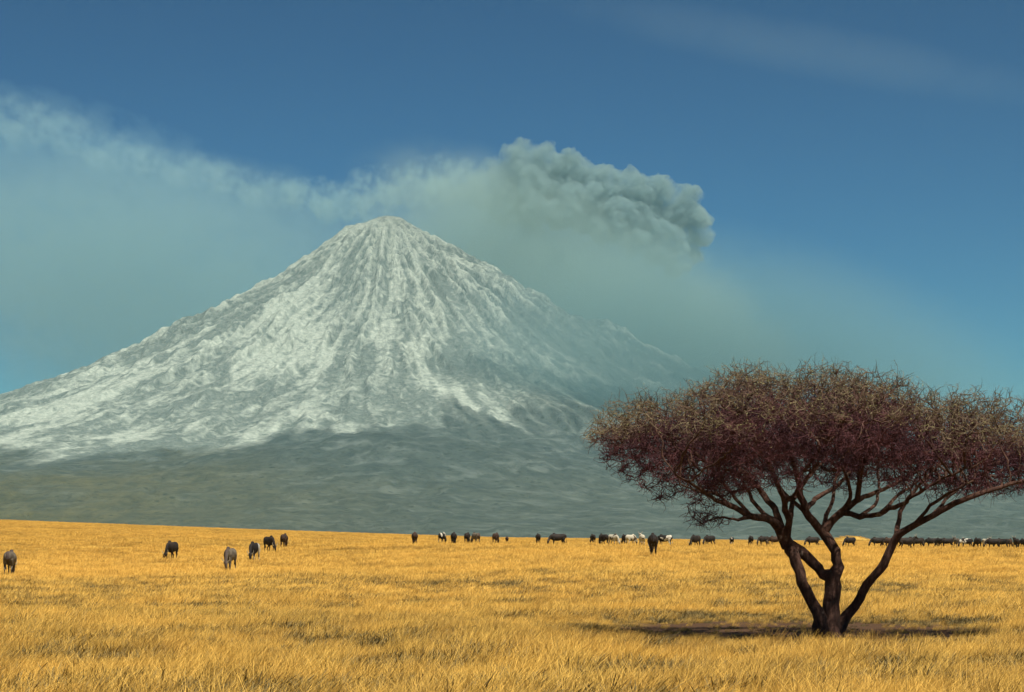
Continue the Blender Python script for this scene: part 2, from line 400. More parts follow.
# ------------------------------------------------------------------ the acacia
TY = 47.0
tz = float(ground_z((828-512)/F*TY, TY))
base = Vector(((829-512)/F*TY, TY, tz))
m_bark, nt, b = material('dark acacia bark', (.09, .05, .035), .95)
q = NT(nt); p = q.obj()
c = q.mix(q.smooth(q.noise(q.scale(p, (1, 1, .35)), 9, 6, .7), .35, .7), (.042, .021, .016), (.125, .064, .046))
c = q.mix(q.smooth(q.noise(p, 3.2, 5, .6), .60, .68, 0, .75), c, (.26, .19, .145))
q.link(c, b.inputs['Base Color']); q.bump(q.noise(q.scale(p, (1, 1, .3)), 24, 6, .8), 1, .06, b)
m_twig, nt, b = material('brown thorn twigs', (.13, .06, .05), .9)
q = NT(nt); p = q.pos()
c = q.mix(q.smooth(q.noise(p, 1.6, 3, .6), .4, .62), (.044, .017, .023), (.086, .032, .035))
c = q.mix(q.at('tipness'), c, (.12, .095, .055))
q.link(c, b.inputs['Base Color'])
m_leaf, nt, b = material('sparse olive leaflets', (.17, .15, .055), .8)
q = NT(nt)
q.link(q.mix(q.noise(q.pos(), 2.5, 3, .6), (.10, .095, .035), (.19, .165, .065)), b.inputs['Base Color'])
PX = F/TY
def tp_(px, py, dy=0.):                                # traced pixel -> point relative to the trunk base
    v = at(px, py, TY+dy); return Vector((v.x-base.x, v.y-base.y, v.z-base.z))
R = lambda w_: w_*.93/2/PX
traced = [   # lists of (px, py, depth, width in px)
 [(831,640,0,23), (831,632,0,21), (831,612,0,19), (832,594,0,17.5), (833,577,0,17)],                          # 0 middle stem to its fork
 [(821,640,-.1,18), (822,634,-.1,17), (818,612,-.25,13), (810,600,-.3,12), (802,582,-.4,11.5), (796,562,-.35,12), (789,548,-.1,13)],      # 1 left stem
 [(833,577,0,14), (822,574,.05,11), (812,562,0,10.5), (801,552,-.05,11.5), (787,544,-.1,14), (780,528,-.1,12)],                      # 2 branch crossing left
 [(833,577,0,15), (839,566,.05,12), (836,551,.1,11.5), (829,541,.15,11), (823,532,.2,11)],    # 3 right of the fork
 [(838,640,.1,15), (838,633,.1,14), (846,616,.1,11), (855,606,0,10.5), (862,592,-.1,9.5), (873,577,-.2,9), (884,565,-.3,9), (893,543,-.4,8.5), (899,534,-.5,8.5)],   # 4 right stem
 [(899,534,-.5,7.5), (916,524,-.7,7), (934,515,-.9,6.5), (955,503,-1.1,6), (985,492,-1.3,5), (1010,484,-1.5,4), (1045,476,-1.7,2.4)],
 [(893,543,-.4,6), (897,527,-.3,5.5), (900,512,-.1,4.5), (909,497,.1,4), (922,482,.4,3.2), (938,466,.7,2.5)],
 [(780,528,-.1,10), (768,519,-.5,8.5), (750,516,-1.0,6.5), (734,507,-1.4,5.5), (715,500,-1.8,4), (697,487,-2.2,3), (675,474,-2.5,2)],
 [(784,534,-.1,9), (775,509,.3,7), (762,492,.7,6), (747,475,1.1,5), (733,460,1.4,4), (708,446,1.8,3), (672,430,2.2,2)],
 [(787,540,-.1,9), (789,520,-.4,7), (785,503,-.8,6), (778,485,-1.1,5), (768,463,-1.4,4), (757,443,-1.7,3), (742,420,-2,2)],
 [(789,520,-.4,6), (793,500,.0,5), (800,488,.3,4.5), (812,474,.6,3.5), (826,458,1.,2.8)],
 [(823,532,.2,10), (813,521,.1,8.5), (805,510,0,8), (800,495,-.1,7.5), (798,478,-.2,6), (793,462,-.5,4.5), (790,440,-.8,3)],
 [(805,510,0,6), (818,497,.6,5), (836,487,1.1,4.5), (848,474,1.5,3.5), (862,455,2.0,2.5)],
 [(823,532,.2,9), (831,522,.2,8.5), (843,512,.2,8), (857,500,.1,6.5), (860,480,-.2,5), (864,462,-.5,4), (872,440,-.7,3)],
 [(843,512,.2,6.5), (860,517,-.3,5.5), (880,514,-.8,5), (900,505,-1.3,4.5), (918,494,-1.8,3.5), (940,480,-2.2,2.8), (965,468,-2.6,2)],
 [(857,500,.1,5.5), (872,494,.6,5), (890,486,1.2,4), (912,474,1.9,3), (938,458,2.6,2.2)],
 [(750,516,-1.0,4.5), (738,520,-1.3,3), (724,517,-1.6,2.2), (712,520,-1.9,1.5)],
 [(768,519,-.5,4.5), (752,500,-.3,4), (742,480,0,3.2), (738,462,.2,2.6)],
 [(750,516,-1.0,4), (735,498,-.8,3.5), (722,482,-.6,3), (700,470,-.4,2.2)],
 [(762,492,.7,4), (748,480,.5,3.4), (728,470,.2,2.8), (705,462,0,2)],
 [(823,532,.2,5), (826,515,.5,4.5), (833,500,.7,4), (835,480,1.0,3.4), (845,462,1.3,2.6)],
 [(843,512,.2,5), (850,498,-.2,4), (848,480,-.6,3.4), (840,462,-1.0,2.6)],
 [(880,514,-.8,4), (893,500,-.5,3.5), (905,490,-.2,3), (925,478,.1,2.2)],
 [(934,515,-.9,4), (945,500,-.6,3.5), (960,487,-.3,3), (985,475,0,2.2)],
 [(916,524,-.7,4), (930,505,-1.0,3.5), (950,492,-1.4,3), (975,480,-1.8,2.2)],
 [(860,517,-.3,4), (875,505,0,3.5), (880,490,.4,3), (878,470,.8,2.4)],
 [(805,510,0,5), (790,500,.4,4.2), (776,484,.8,3.4), (770,468,1.1,2.6)],
 [(785,503,-.8,4), (796,492,-1.2,3.4), (806,478,-1.6,3), (818,462,-2,2.4)],
 [(734,507,-1.4,3), (716,494,-1.7,2.6), (700,492,-2.0,2), (680,484,-2.3,1.6)],
 [(798,478,-.2,4.5), (810,462,-1,3.6), (820,448,-1.8,3), (836,430,-2.6,2.2)],
]
nodes, par, rad_, fixed = [], [], [], []
def add_node(p_, pa, r_=0, fx=False):
    nodes.append(p_); par.append(pa); rad_.append(r_); fixed.append(fx); return len(nodes)-1
def nearest_existing(p_, tol=.12):
    best, bi = tol, -1
    for k_, n_ in enumerate(nodes):
        d_ = (n_-p_).length
        if d_ < best: best, bi = d_, k_
    return bi
for ch in traced:
    pa = -1
    for s in range(len(ch)):
        p1 = tp_(*ch[s][:3]); r1 = R(ch[s][3])
        if s == 0:
            k_ = nearest_existing(p1); pa = k_ if k_ >= 0 else add_node(p1, -1, r1, True)
            p0, r0 = nodes[pa], r1; continue
        nsub = max(1, int((p1-p0).length/.14))
        for t in range(1, nsub+1):
            f_ = t/nsub
            pp = p0.lerp(p1, f_)
            if t < nsub: pp = pp+Vector((random.gauss(0, .014), random.gauss(0, .014), random.gauss(0, .01)))
            pa = add_node(pp, pa, r0+(r1-r0)*f_, True)
        p0, r0 = p1, r1
n_traced = len(nodes)
# crown envelope: top and underside heights against horizontal radius, flattened umbrella
CX, CYY, CR = (833-829)/PX, .35, 4.72
def crown_range(x, y):
    th_ = math.atan2(y, x); rr_ = math.hypot(x-CX, (y-CYY)*1.10)/(CR*(1+.06*math.sin(3*th_+1)+.05*math.sin(5*th_)+.04*math.sin(9*th_+2)))
    top_ = np.interp(rr_, [0, .25, .5, .7, .85, .95, 1.0], [5.0, 5.02, 4.92, 4.72, 4.42, 4.15, 3.95])
    if x > CX: top_ -= .36*min(1, max(0, (x-CX)/2.3))
    bot_ = np.interp(rr_, [0, .3, .5, .7, .85, .95, 1.0], [3.1, 3.05, 2.9, 2.75, 3.15, 3.55, 3.8])
    if x > CX: bot_ -= .22*min(1, (x-CX)/3.5)
    else: bot_ -= .30*math.exp(-((rr_-.62)/.2)**2)
    top_ += .27-.26*math.exp(-((x-1.75)/.42)**2)-.12*math.exp(-((x+2.75)/.4)**2)+.1*math.exp(-((x+1.4)/.4)**2); bot_ += .22
    top_ += .28*(float(fbm(np.array(x*.9+9), np.array(y*.9+4), 3, 91))-.5)*2.4
    return rr_, top_, bot_
att = []
while len(att) < 8200:
    x, y = random.uniform(-5.4, 5.4), random.uniform(-5, 5)
    rr_, t_, b_ = crown_range(x, y)
    if rr_ > 1: continue
    z = random.uniform(b_, t_)
    if z < b_+.3*(t_-b_) and random.random() < .55: continue
    if float(fbm(np.array(x*1.3), np.array(y*1.3+z*.9), 2, 95)) < .30: continue
    att.append(Vector((x, y, z)))
att += [tp_(px_+random.gauss(0, 5), py_+random.gauss(0, 5), random.uniform(-1.8, -1)) for px_, py_ in ((705,512),(690,505),(712,496),(722,528),(700,522),(645,466),(655,464),(668,461)) for _ in range(4)]
# space colonisation
STEP, KILL, INFL = .12, .15, 1.6
alive = [True]*len(att); nchild = {}
for it in range(75):
    kd = kdtree.KDTree(len(nodes))
    for k_, n_ in enumerate(nodes): kd.insert(n_, k_)
    kd.balance()
    pull = {}
    for ai, a_ in enumerate(att):
        if not alive[ai]: continue
        co, k_, d_ = kd.find(a_)
        if d_ < KILL: alive[ai] = False; continue
        if d_ < INFL or it > 12: 
            if k_ in pull: pull[k_] += (a_-co).normalized()
            else: pull[k_] = (a_-co).normalized()
    if not pull: break
    grew = 0
    for k_, v_ in pull.items():
        if v_.length < 1e-3 or nchild.get(k_, 0) > 3: continue
        if nodes[k_].z < 1.75: continue
        d_ = (v_.normalized()+Vector((random.gauss(0, .28), random.gauss(0, .28), random.gauss(0, .2)))).normalized()
        add_node(nodes[k_]+d_*STEP, k_); nchild[k_] = nchild.get(k_, 0)+1; grew += 1
    if not grew: break
# radii by the pipe rule
acc = [0.]*len(nodes); kids = [[] for _ in nodes]
for k_ in range(len(nodes)):
    if par[k_] >= 0: kids[par[k_]].append(k_)
EXP = 2.02
for k_ in range(len(nodes)-1, -1, -1):
    if k_ >= n_traced or not fixed[k_]:
        rad_[k_] = max(.006, acc[k_]**(1/EXP)) if acc[k_] else .006
    if par[k_] >= 0 and k_ >= n_traced: acc[par[k_]] += rad_[k_]**EXP
tree = bpy.data.objects.new('acacia_tree', None); COL.objects.link(tree); tree.scale = (49.5/47,)*3; tree.location = ((829-512)/F*49.5, 49.5, (base.z-EYE)*49.5/47+EYE)
tree['label'] = 'lone flat-topped thorn acacia standing in golden grass with bare tangled brown crown'; tree['category'] = 'tree'
def tube(vs_, fs, p0, p1, r0, r1, n):
    ax = (p1-p0)
    if ax.length < 1e-6: return
    ax.normalize(); u_ = ax.orthogonal().normalized(); v_ = ax.cross(u_); b0 = len(vs_)
    for pp, rr_ in ((p0, r0), (p1, r1)):
        for k_ in range(n):
            a_ = 6.28318*k_/n; vs_.append(pp+(u_*math.cos(a_)+v_*math.sin(a_))*rr_)
    for k_ in range(n): fs.append((b0+k_, b0+(k_+1) % n, b0+n+(k_+1) % n, b0+n+k_))
# trunk and main limbs: smooth swept chains
def sweep(vs_, fs, chain, n=10):
    prev = None; u_ = None
    for s, k_ in enumerate(chain):
        pa, nx_ = chain[max(0, s-1)], chain[min(len(chain)-1, s+1)]
        ax = (nodes[nx_]-nodes[pa]).normalized()
        u_ = ax.orthogonal().normalized() if u_ is None else (u_-ax*u_.dot(ax)).normalized()
        v_ = ax.cross(u_); b0 = len(vs_)
        for a in range(n):
            an = 6.28318*a/n; rr_ = rad_[k_]*(1+.10*math.sin(an*3+nodes[k_].z*5)+random.gauss(0, .06))
            vs_.append(nodes[k_]+(u_*math.cos(an)+v_*math.sin(an))*rr_)
        if prev is not None:
            for a in range(n): fs.append((prev+a, prev+(a+1) % n, b0+(a+1) % n, b0+a))
        prev = b0
    fs.append(tuple(prev+a for a in range(n)))
def chains(lo, hi, cond):
    out = []
    started = set()
    for k_ in range(lo, hi):
        if not cond(k_): continue
        pa = par[k_]
        if pa >= lo and cond(pa):
            ks = [c_ for c_ in kids[pa] if c_ < hi and cond(c_)]
            if max(ks, key=lambda c_: rad_[c_]) == k_: continue      # continues its parent's chain
        ch = [pa, k_] if pa >= 0 else [k_]
        cur = k_
        while True:
            ks = [c_ for c_ in kids[cur] if c_ < hi and cond(c_)]
            if not ks: break
            cur = max(ks, key=lambda c_: rad_[c_]); ch.append(cur)
        out.append(ch)
    return out
vt, ft = [], []
for ch in chains(0, n_traced, lambda k_: True): sweep(vt, ft, ch, 12)
# root flare
for a_ in range(7):
    an = a_*.9+random.random()*.4; c_ = Vector((math.cos(an), math.sin(an), 0))
    tube(vt, ft, Vector((c_.x*.08, c_.y*.08, .16)), Vector((c_.x*.30, c_.y*.30, -.08)), .10, .05, 8)
mesh_obj('trunk', vt, ft, m_bark, tree, True)
vb, fb = [], []
thick = lambda k_: rad_[k_] > .011
for ch in chains(n_traced, len(nodes), thick):
    if len(ch) > 1: sweep(vb, fb, ch, 6)
mesh_obj('branches', vb, fb, m_bark, tree, True)
vw, fw, tw_ = [], [], []
def wseg(p0, p1, r0, r1, t_):
    n0 = len(vw); tube(vw, fw, p0, p1, r0, r1, 3); tw_.extend([t_]*(len(vw)-n0))
leafp = []
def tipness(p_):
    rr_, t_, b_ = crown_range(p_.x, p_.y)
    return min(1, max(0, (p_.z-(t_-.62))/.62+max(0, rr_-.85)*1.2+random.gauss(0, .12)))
for k_ in range(n_traced, len(nodes)):
    if not thick(k_) and par[k_] >= 0:
        wseg(nodes[par[k_]], nodes[k_], min(rad_[par[k_]], .011), rad_[k_], tipness(nodes[k_]))
    if rad_[k_] < .014:
        for _ in range(max(1, int((8.2 if not kids[k_] else 6.8)*((.35 if nodes[k_].z < 3.42 and math.hypot(nodes[k_].x, nodes[k_].y) < 2.7 else 1))-7.2*tipness(nodes[k_])+random.random()))):
            p0 = nodes[k_]; tn = tipness(p0)
            d_ = Vector((random.gauss(0, 1), random.gauss(0, 1), random.gauss(.15+.35*tn, .75))).normalized()
            L_ = random.uniform(.05, .11)*(1.0+.25*tn)
            r_ = .0062
            for s in range(3):
                p1 = p0+d_*L_; wseg(p0, p1, r_, r_*.8, tn); r_ *= .8
                if tn > .25 and random.random() < .4: leafp.append((p1, tn))
                if random.random() < .7:
                    e_ = (d_+Vector((random.gauss(0, .9), random.gauss(0, .9), random.gauss(0, .9)))).normalized()
                    wseg(p1, p1+e_*random.uniform(.03, .09), r_*.8, .002, tn)
                p0 = p1; d_ = (d_+Vector((random.gauss(0, .55), random.gauss(0, .55), random.gauss(0, .55)))).normalized()
# long bare shoots standing above the crown
for _ in range(130):
    k_ = random.randrange(n_traced, len(nodes)); p0 = nodes[k_]; rr_, t_, b_ = crown_range(p0.x, p0.y)
    if p0.z < t_-.35: continue
    d_ = Vector((random.gauss(0, .7), random.gauss(0, .7), 1)).normalized(); r_ = .008
    for s in range(random.randint(2, 4)):
        p1 = p0+d_*random.uniform(.06, .12); wseg(p0, p1, r_, r_*.75, .6); r_ *= .75; p0 = p1
        e_ = (d_+Vector((random.gauss(0, .9), random.gauss(0, .9), random.gauss(0, .4)))).normalized(); wseg(p1, p1+e_*.08, r_*.8, .002, .6)
        d_ = (d_+Vector((random.gauss(0, .4), random.gauss(0, .4), .1))).normalized()
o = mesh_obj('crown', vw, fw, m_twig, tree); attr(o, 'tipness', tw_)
vl, fl = [], []
for p_, tn in leafp:
    for _ in range(1):
        c_ = p_+Vector((random.gauss(0, .02), random.gauss(0, .02), random.gauss(0, .02)))
        a_ = Vector((random.gauss(0, 1), random.gauss(0, 1), random.gauss(0, .6))).normalized(); b_ = a_.orthogonal().normalized(); s_ = random.uniform(.008, .017)
        n0 = len(vl); vl += [c_-a_*s_*1.4, c_+b_*s_*.6, c_+a_*s_*1.4, c_-b_*s_*.6]; fl.append((n0, n0+1, n0+2, n0+3))
mesh_obj('foliage', vl, fl, m_leaf, tree)
print('TREE', len(nodes), len(fw), len(vl)//4)
# ------------------------------------------------------------------ smoke and ash
def smoke_mat(name, col, dens=None, aniso=.0):
    m = bpy.data.materials.new(name); m.use_nodes = True; nt = m.node_tree
    nt.nodes.remove(nt.nodes['Principled BSDF'])
    q = NT(nt); v = q.n('ShaderNodeVolumePrincipled')
    v.inputs['Color'].default_value = (*col, 1); v.inputs['Anisotropy'].default_value = aniso
    if dens is not None: v.inputs['Density'].default_value = dens
    q.link(v.outputs[0], nt.nodes['Material Output'].inputs['Volume'])
    return m, q, v
PY = 17900.0; PU = PY/F
plume0 = [(452,196,15,0),(474,190,20,0),(498,180,24,2),(522,168,26,0),(545,163,24,3),(566,170,22,-3),(590,178,21,3),(612,184,22,0),(636,187,22,4),(660,190,22,-2),(682,197,20,2),
          (697,216,17,0),(700,236,13,-2),(697,252,10,0),(540,186,22,-12),(568,196,22,-14),(594,204,22,-12),(618,213,21,-16),(642,222,20,-10),(662,234,19,-14),(678,248,15,-8),(686,262,11,-8),
          (505,205,22,-14),(532,208,24,-16),(560,213,22,-18),(588,220,20,-20),(612,230,18,-18),(636,240,18,-16),(660,252,17,-12),(676,266,14,-10),
          (515,196,18,-10),(492,203,14,-6),(560,182,26,16),(600,192,26,18),(640,203,28,16),(670,215,24,14),(525,182,26,14),(500,190,20,12)]
def ico_arrays(sub):
    bm = bmesh.new(); bmesh.ops.create_icosphere(bm, subdivisions=sub, radius=1)
    v = np.array([x.co[:] for x in bm.verts]); f = np.array([[x.index for x in fc.verts] for fc in bm.faces]); bm.free(); return v, f
IV, IF = ico_arrays(2)
balls = []
rs = random.Random(5)
for x, y, r_, dz in plume0:
    c_ = np.array([(x-512)*PU, PY+dz*PU, (HORIZON-y)*PU]); balls.append((c_, r_*PU*.86))
    for _ in range(16):
        d_ = np.array([rs.gauss(0, 1) for _ in range(3)]); d_ /= np.linalg.norm(d_)
        r1 = r_*PU*rs.uniform(.28, .50); c1 = c_+d_*r_*PU*.80
        if rs.random() < .5 and y > 185 and d_[2] > 0: continue
        balls.append((c1, r1))
        for _ in range(9):
            e_ = np.array([rs.gauss(0, 1) for _ in range(3)]); e_ /= np.linalg.norm(e_)
            if e_ @ d_ < -.1: continue
            balls.append((c1+e_*r1*.85, r1*rs.uniform(.26, .46)))
PC = np.array([(590-512)*PU, PY, (HORIZON-205)*PU])
V = np.concatenate([IV*r_+c_-PC for c_, r_ in balls]); Fc = np.concatenate([IF+k_*len(IV) for k_ in range(len(balls))])
def remeshed(name, V, Fc, voxel):
    o = mesh_obj(name, V, Fc)
    md = o.modifiers.new('r', 'REMESH'); md.mode = 'VOXEL'; md.voxel_size = voxel; md.use_smooth_shade = True
    bpy.context.view_layer.update()
    me = bpy.data.meshes.new_from_object(o.evaluated_get(bpy.context.evaluated_depsgraph_get()))
    bpy.data.objects.remove(o); me.name = name
    return me
me = remeshed('ash_plume', V, Fc, 12.0)
tx = bpy.data.textures.new('billows', 'CLOUDS'); tx.noise_scale = 48; tx.noise_depth = 4; tx.noise_type = 'HARD_NOISE'
tx2 = bpy.data.textures.new('fine_billows', 'CLOUDS'); tx2.noise_scale = 170; tx2.noise_depth = 2; tx2.noise_type = 'HARD_NOISE'
_o = bpy.data.objects.new('t', me); COL.objects.link(_o); md = _o.modifiers.new('d', 'DISPLACE'); md.texture = tx; md.strength = 45; md.mid_level = .3
md = _o.modifiers.new('d2', 'DISPLACE'); md.texture = tx2; md.strength = 38; md.mid_level = .3
bpy.context.view_layer.update(); me2 = bpy.data.meshes.new_from_object(_o.evaluated_get(bpy.context.evaluated_depsgraph_get())); bpy.data.objects.remove(_o); me2.name = 'ash_plume'; me = me2
m, q, v = smoke_mat('dense grey ash', (.34, .47, .49), None, .1)
# thinner towards the tail of the cloud, where it frays into the veil
dn = q.smooth(q.n('ShaderNodeSeparateXYZ').outputs[0], -1150, 50, .0010, .0135)
sx = [n_ for n_ in q.nt.nodes if n_.bl_idname == 'ShaderNodeSeparateXYZ'][0]; q.link(q.obj(), sx.inputs[0])
rg = q.smooth(q.noise(q.obj(), .0085, 5, .65), .36, .60, .12, 1.5)
q.link(q.math('MULTIPLY', dn, rg), v.inputs['Density'])
m.cycles.volume_step_rate = .3
me.materials.append(m)
plume = bpy.data.objects.new('ash_plume', me); COL.objects.link(plume); plume.location = PC
plume['label'] = 'dense billowing grey ash cloud rising beyond the right shoulder of the volcano'; plume['category'] = 'ash plume'
def veil(name, cx, cy_, ax_, ay_, az_, D, rot_, dens, col, nscale, lo, hi, label, power=1.5, thr=.35):
    """an ellipsoid of thin smoke; density falls to nothing at its surface"""
    s_ = D/F
    V = IV_b*1.0
    m, q, v = smoke_mat(name.replace('_', ' '), col, None, .1)
    p = q.obj()                       # unit-sphere coordinates
    ln = q.n('ShaderNodeVectorMath', _operation='DOT_PRODUCT'); q.link(p, ln.inputs[0]); q.link(p, ln.inputs[1])
    base_ = q.math('SUBTRACT', 1.0, ln.outputs['Value'], clamp=True)
    base_ = q.math('POWER', base_, power)
    nz = q.noise(q.scale(p, (ax_/100, az_/100*.25, ay_/100)), nscale, 7, .66)
    k = q.smooth(q.math('ADD', nz, q.math('MULTIPLY', base_, thr)), lo, hi)
    q.link(q.math('MULTIPLY', q.math('MULTIPLY', base_, k), dens), v.inputs['Density'])
    o = mesh_obj(name, V, IF_b, m, smooth=True)
    o.location = ((cx-512)*s_, D, (HORIZON-cy_)*s_+EYE); o.scale = (ax_*s_, az_*s_, ay_*s_); o.rotation_euler = (0, math.radians(rot_), 0)
    o['kind'] = 'stuff'; o['label'] = label; o['category'] = 'smoke'
    return o
IV_b, IF_b = ico_arrays(4)
veil('falling_ash', 590, 296, 290, 112, 110, 17780, 28, .0034, (.45, .60, .56), 1.6, .30, .66, 'smooth pale sheet of ash falling from the billowing cloud')
veil('ash_veil', 745, 392, 345, 178, 90, 14000, 12, .0032, (.27, .45, .48), 1.0, .22, .55, 'thin grey ash veil hanging over the right flank of the volcano')
veil('drifting_smoke', 215, 300, 390, 150, 110, 18600, 9, .0010, (.36, .54, .56), 2.3, .40, .66, 'thin smoke drifting behind the left slope of the volcano', .6, .26)
veil('thin_smoke', 20, 226, 330, 146, 80, 19500, 13, .0008, (.33, .57, .70), 2.6, .47, .64, 'wispy bank of pale smoke in the upper left sky', .5, .24)
for wx, wy, wa, wb in ((20, 122, 90, 34), (105, 150, 75, 24), (185, 168, 75, 22), (262, 188, 80, 22), (335, 200, 75, 26), (400, 186, 62, 24), (452, 178, 56, 28)):
    veil('cloud_wisp', wx, wy, wa, wb, 40, 19000, 8, .0018 if wx < 300 else .0030, (.36, .56, .64), 5.5, .52, .68, {20: 'ragged wisp at the far left edge, highest on the left smoke bank', 105: 'ragged wisp just right of the highest one on the left smoke bank',
        185: 'ragged wisp halfway between the left edge and the summit', 262: 'ragged wisp above the upper left slope of the volcano', 335: 'faint wisp closing the gap just left of the summit',
        400: 'small pale puff directly above the summit', 452: 'pale puff joining the billowing ash cloud on its left side'}[wx], .7, .12)['group'] = 'ragged wisps on the upper edge of the smoke'
veil('high_cirrus', 815, 45, 300, 26, 100, 21000, 11, .00008, (.45, .62, .70), 1.6, .35, .75, 'very faint streak of high cloud in the upper right sky', .8, .3)

# ------------------------------------------------------------------ cattle
def ring_tube(vs_, fs, pts_, n=12, side=Vector((0, 1, 0))):
    """closed loft through (x, y, z, half width, half height)"""
    prev = None
    c = [Vector(p_[:3]) for p_ in pts_]
    for s, p_ in enumerate(pts_):
        ax = (c[min(len(c)-1, s+1)]-c[max(0, s-1)]).normalized()
        u_ = (side-ax*side.dot(ax)).normalized(); v_ = u_.cross(ax); b0 = len(vs_)
        for a in range(n):
            an = 6.28318*a/n; vs_.append(c[s]+u_*math.cos(an)*p_[3]+v_*math.sin(an)*p_[4])
        if prev is None: fs.append(tuple(reversed(range(b0, b0+n))))
        else:
            for a in range(n): fs.append((prev+a, prev+(a+1) % n, b0+(a+1) % n, b0+a))
        prev = b0
    fs.append(tuple(range(prev, prev+n)))
def rt(*a): return a
def cow_meshes(name, neck, step, turn):
    """neck: (x, z) path from the withers to the muzzle; turn: sideways swing of the head; step: stride"""
    vs_, fs = [], []
    ring_tube(vs_, fs, [(-.90, 0, 1.14, .05, .07), (-.86, 0, 1.12, .17, .20), (-.70, 0, 1.09, .25, .29), (-.45, 0, 1.05, .285, .31), (-.15, 0, .99, .34, .37),
        (.15, 0, .97, .34, .385), (.42, 0, 1.00, .28, .37), (.62, 0, 1.04, .21, .31), (.78, 0, 1.05, .13, .22), (.84, 0, 1.04, .05, .1)], 16)
    ring_tube(vs_, fs, [(.28, 0, 1.26, .05, .05), (.40, 0, 1.36, .10, .11), (.52, 0, 1.36, .10, .12), (.66, 0, 1.22, .06, .08)], 10)     # hump
    N_ = []
    ws = [(.17, .24), (.12, .20), (.095, .155), (.09, .125), (.11, .12), (.085, .10), (.06, .07), (.055, .055), (.03, .03)]
    for s, ((x, z), (a_, b_)) in enumerate(zip(neck, ws)):
        N_.append((x, turn*(s/8)**1.5, z, a_, b_))
    ring_tube(vs_, fs, N_, 12)
    hx, hy, hz_ = N_[4][0], N_[4][1], N_[4][2]
    for sgn in (-1, 1):
        ring_tube(vs_, fs, [(hx-.02, hy+sgn*.07, hz_+.04, .03, .02), (hx-.04, hy+sgn*.16, hz_+.03, .05, .02), (hx-.06, hy+sgn*.25, hz_-.02, .02, .012)], 6, Vector((1, 0, 0)))
        a_ = step*sgn
        ring_tube(vs_, fs, [(-.62, sgn*.17, .98, .11, .20), (-.56-a_*.3, sgn*.185, .74, .085, .15), (-.55-a_*.6, sgn*.18, .60, .06, .10), (-.70-a_, sgn*.17, .41, .038, .055),
            (-.66-a_*1.1, sgn*.17, .26, .032, .036), (-.63-a_*1.2, sgn*.17, .11, .036, .042), (-.60-a_*1.2, sgn*.17, .05, .045, .055), (-.59-a_*1.2, sgn*.17, .0, .05, .065)], 10)
        ring_tube(vs_, fs, [(.47, sgn*.15, .98, .10, .17), (.50+a_*.4, sgn*.155, .72, .07, .10), (.50+a_*.7, sgn*.15, .50, .048, .055), (.52+a_*.9, sgn*.15, .40, .045, .05),
            (.50+a_, sgn*.15, .25, .032, .036), (.50+a_, sgn*.15, .10, .036, .042), (.52+a_, sgn*.15, .05, .045, .055), (.53+a_, sgn*.15, .0, .05, .065)], 10)
    ring_tube(vs_, fs, [(-.86, 0, 1.26, .03, .03), (-.95, .02, 1.12, .025, .025), (-.97, .04, .85, .018, .018), (-.96, .06, .62, .02, .02), (-.95, .06, .48, .04, .04), (-.94, .06, .36, .015, .015)], 8)
    ring_tube(vs_, fs, [(.80, 0, .90, .03, .10), (.70, 0, .78, .025, .10), (.55, 0, .70, .025, .06)], 8)   # dewlap
    me = remeshed(name, vs_, fs, .028)
    horns = []
    for sgn in (-1, 1):
        hv, hf = [], []
        P0 = Vector((hx-.03, hy+sgn*.06, hz_+.09))
        ring_tube(hv, hf, [(*P0, .03, .03), (*(P0+Vector((-.02, sgn*.10, .05))), .026, .026), (*(P0+Vector((0, sgn*.17, .16))), .018, .018), (*(P0+Vector((.03, sgn*.15, .28))), .005, .005)], 8, Vector((1, 0, 0)))
        ho = mesh_obj('horn', hv, hf, None, parent=False, smooth=True); horns.append(ho.data)
    return me, horns
POSES = {
 'graze': cow_meshes('body', [(.66, 1.12), (.86, 1.02), (1.02, .84), (1.13, .65), (1.19, .50), (1.21, .36), (1.20, .23), (1.185, .14), (1.17, .08)], .05, .10),
 'graze_side': cow_meshes('body', [(.66, 1.12), (.84, 1.00), (.97, .80), (1.05, .60), (1.08, .44), (1.09, .31), (1.08, .19), (1.07, .11), (1.06, .06)], -.12, -.34),
 'stand': cow_meshes('body', [(.64, 1.14), (.80, 1.20), (.93, 1.31), (1.03, 1.40), (1.12, 1.42), (1.21, 1.35), (1.30, 1.26), (1.36, 1.20), (1.39, 1.17)], .10, .08),
}
def coat(name, a_, b_, scale_, lo, hi, spine=None):
    m, nt, b = material(name, a_, .75)
    q = NT(nt); p = q.obj()
    inf = q.n('ShaderNodeObjectInfo').outputs['Random']
    sh = q.n('ShaderNodeVectorMath', _operation='ADD'); q.link(p, sh.inputs[0])
    cb = q.n('ShaderNodeCombineXYZ'); q.link(q.math('MULTIPLY', inf, 37.0), cb.inputs[0]); q.link(cb.outputs[0], sh.inputs[1])
    c = q.mix(q.smooth(q.noise(sh.outputs[0], scale_, 3, .5), lo, hi), a_, b_)
    c = q.mix(q.noise(p, 30, 3, .6), c, q.mix(1.0, c, (.6, .6, .6), 'MULTIPLY'))
    if spine:
        s = q.n('ShaderNodeSeparateXYZ'); q.link(p, s.inputs[0])
        k = q.smooth(q.math('ABSOLUTE', s.outputs[1]), .05, .13, 1, 0)
        c = q.mix(k, c, spine)
    q.link(c, b.inputs['Base Color']); return m
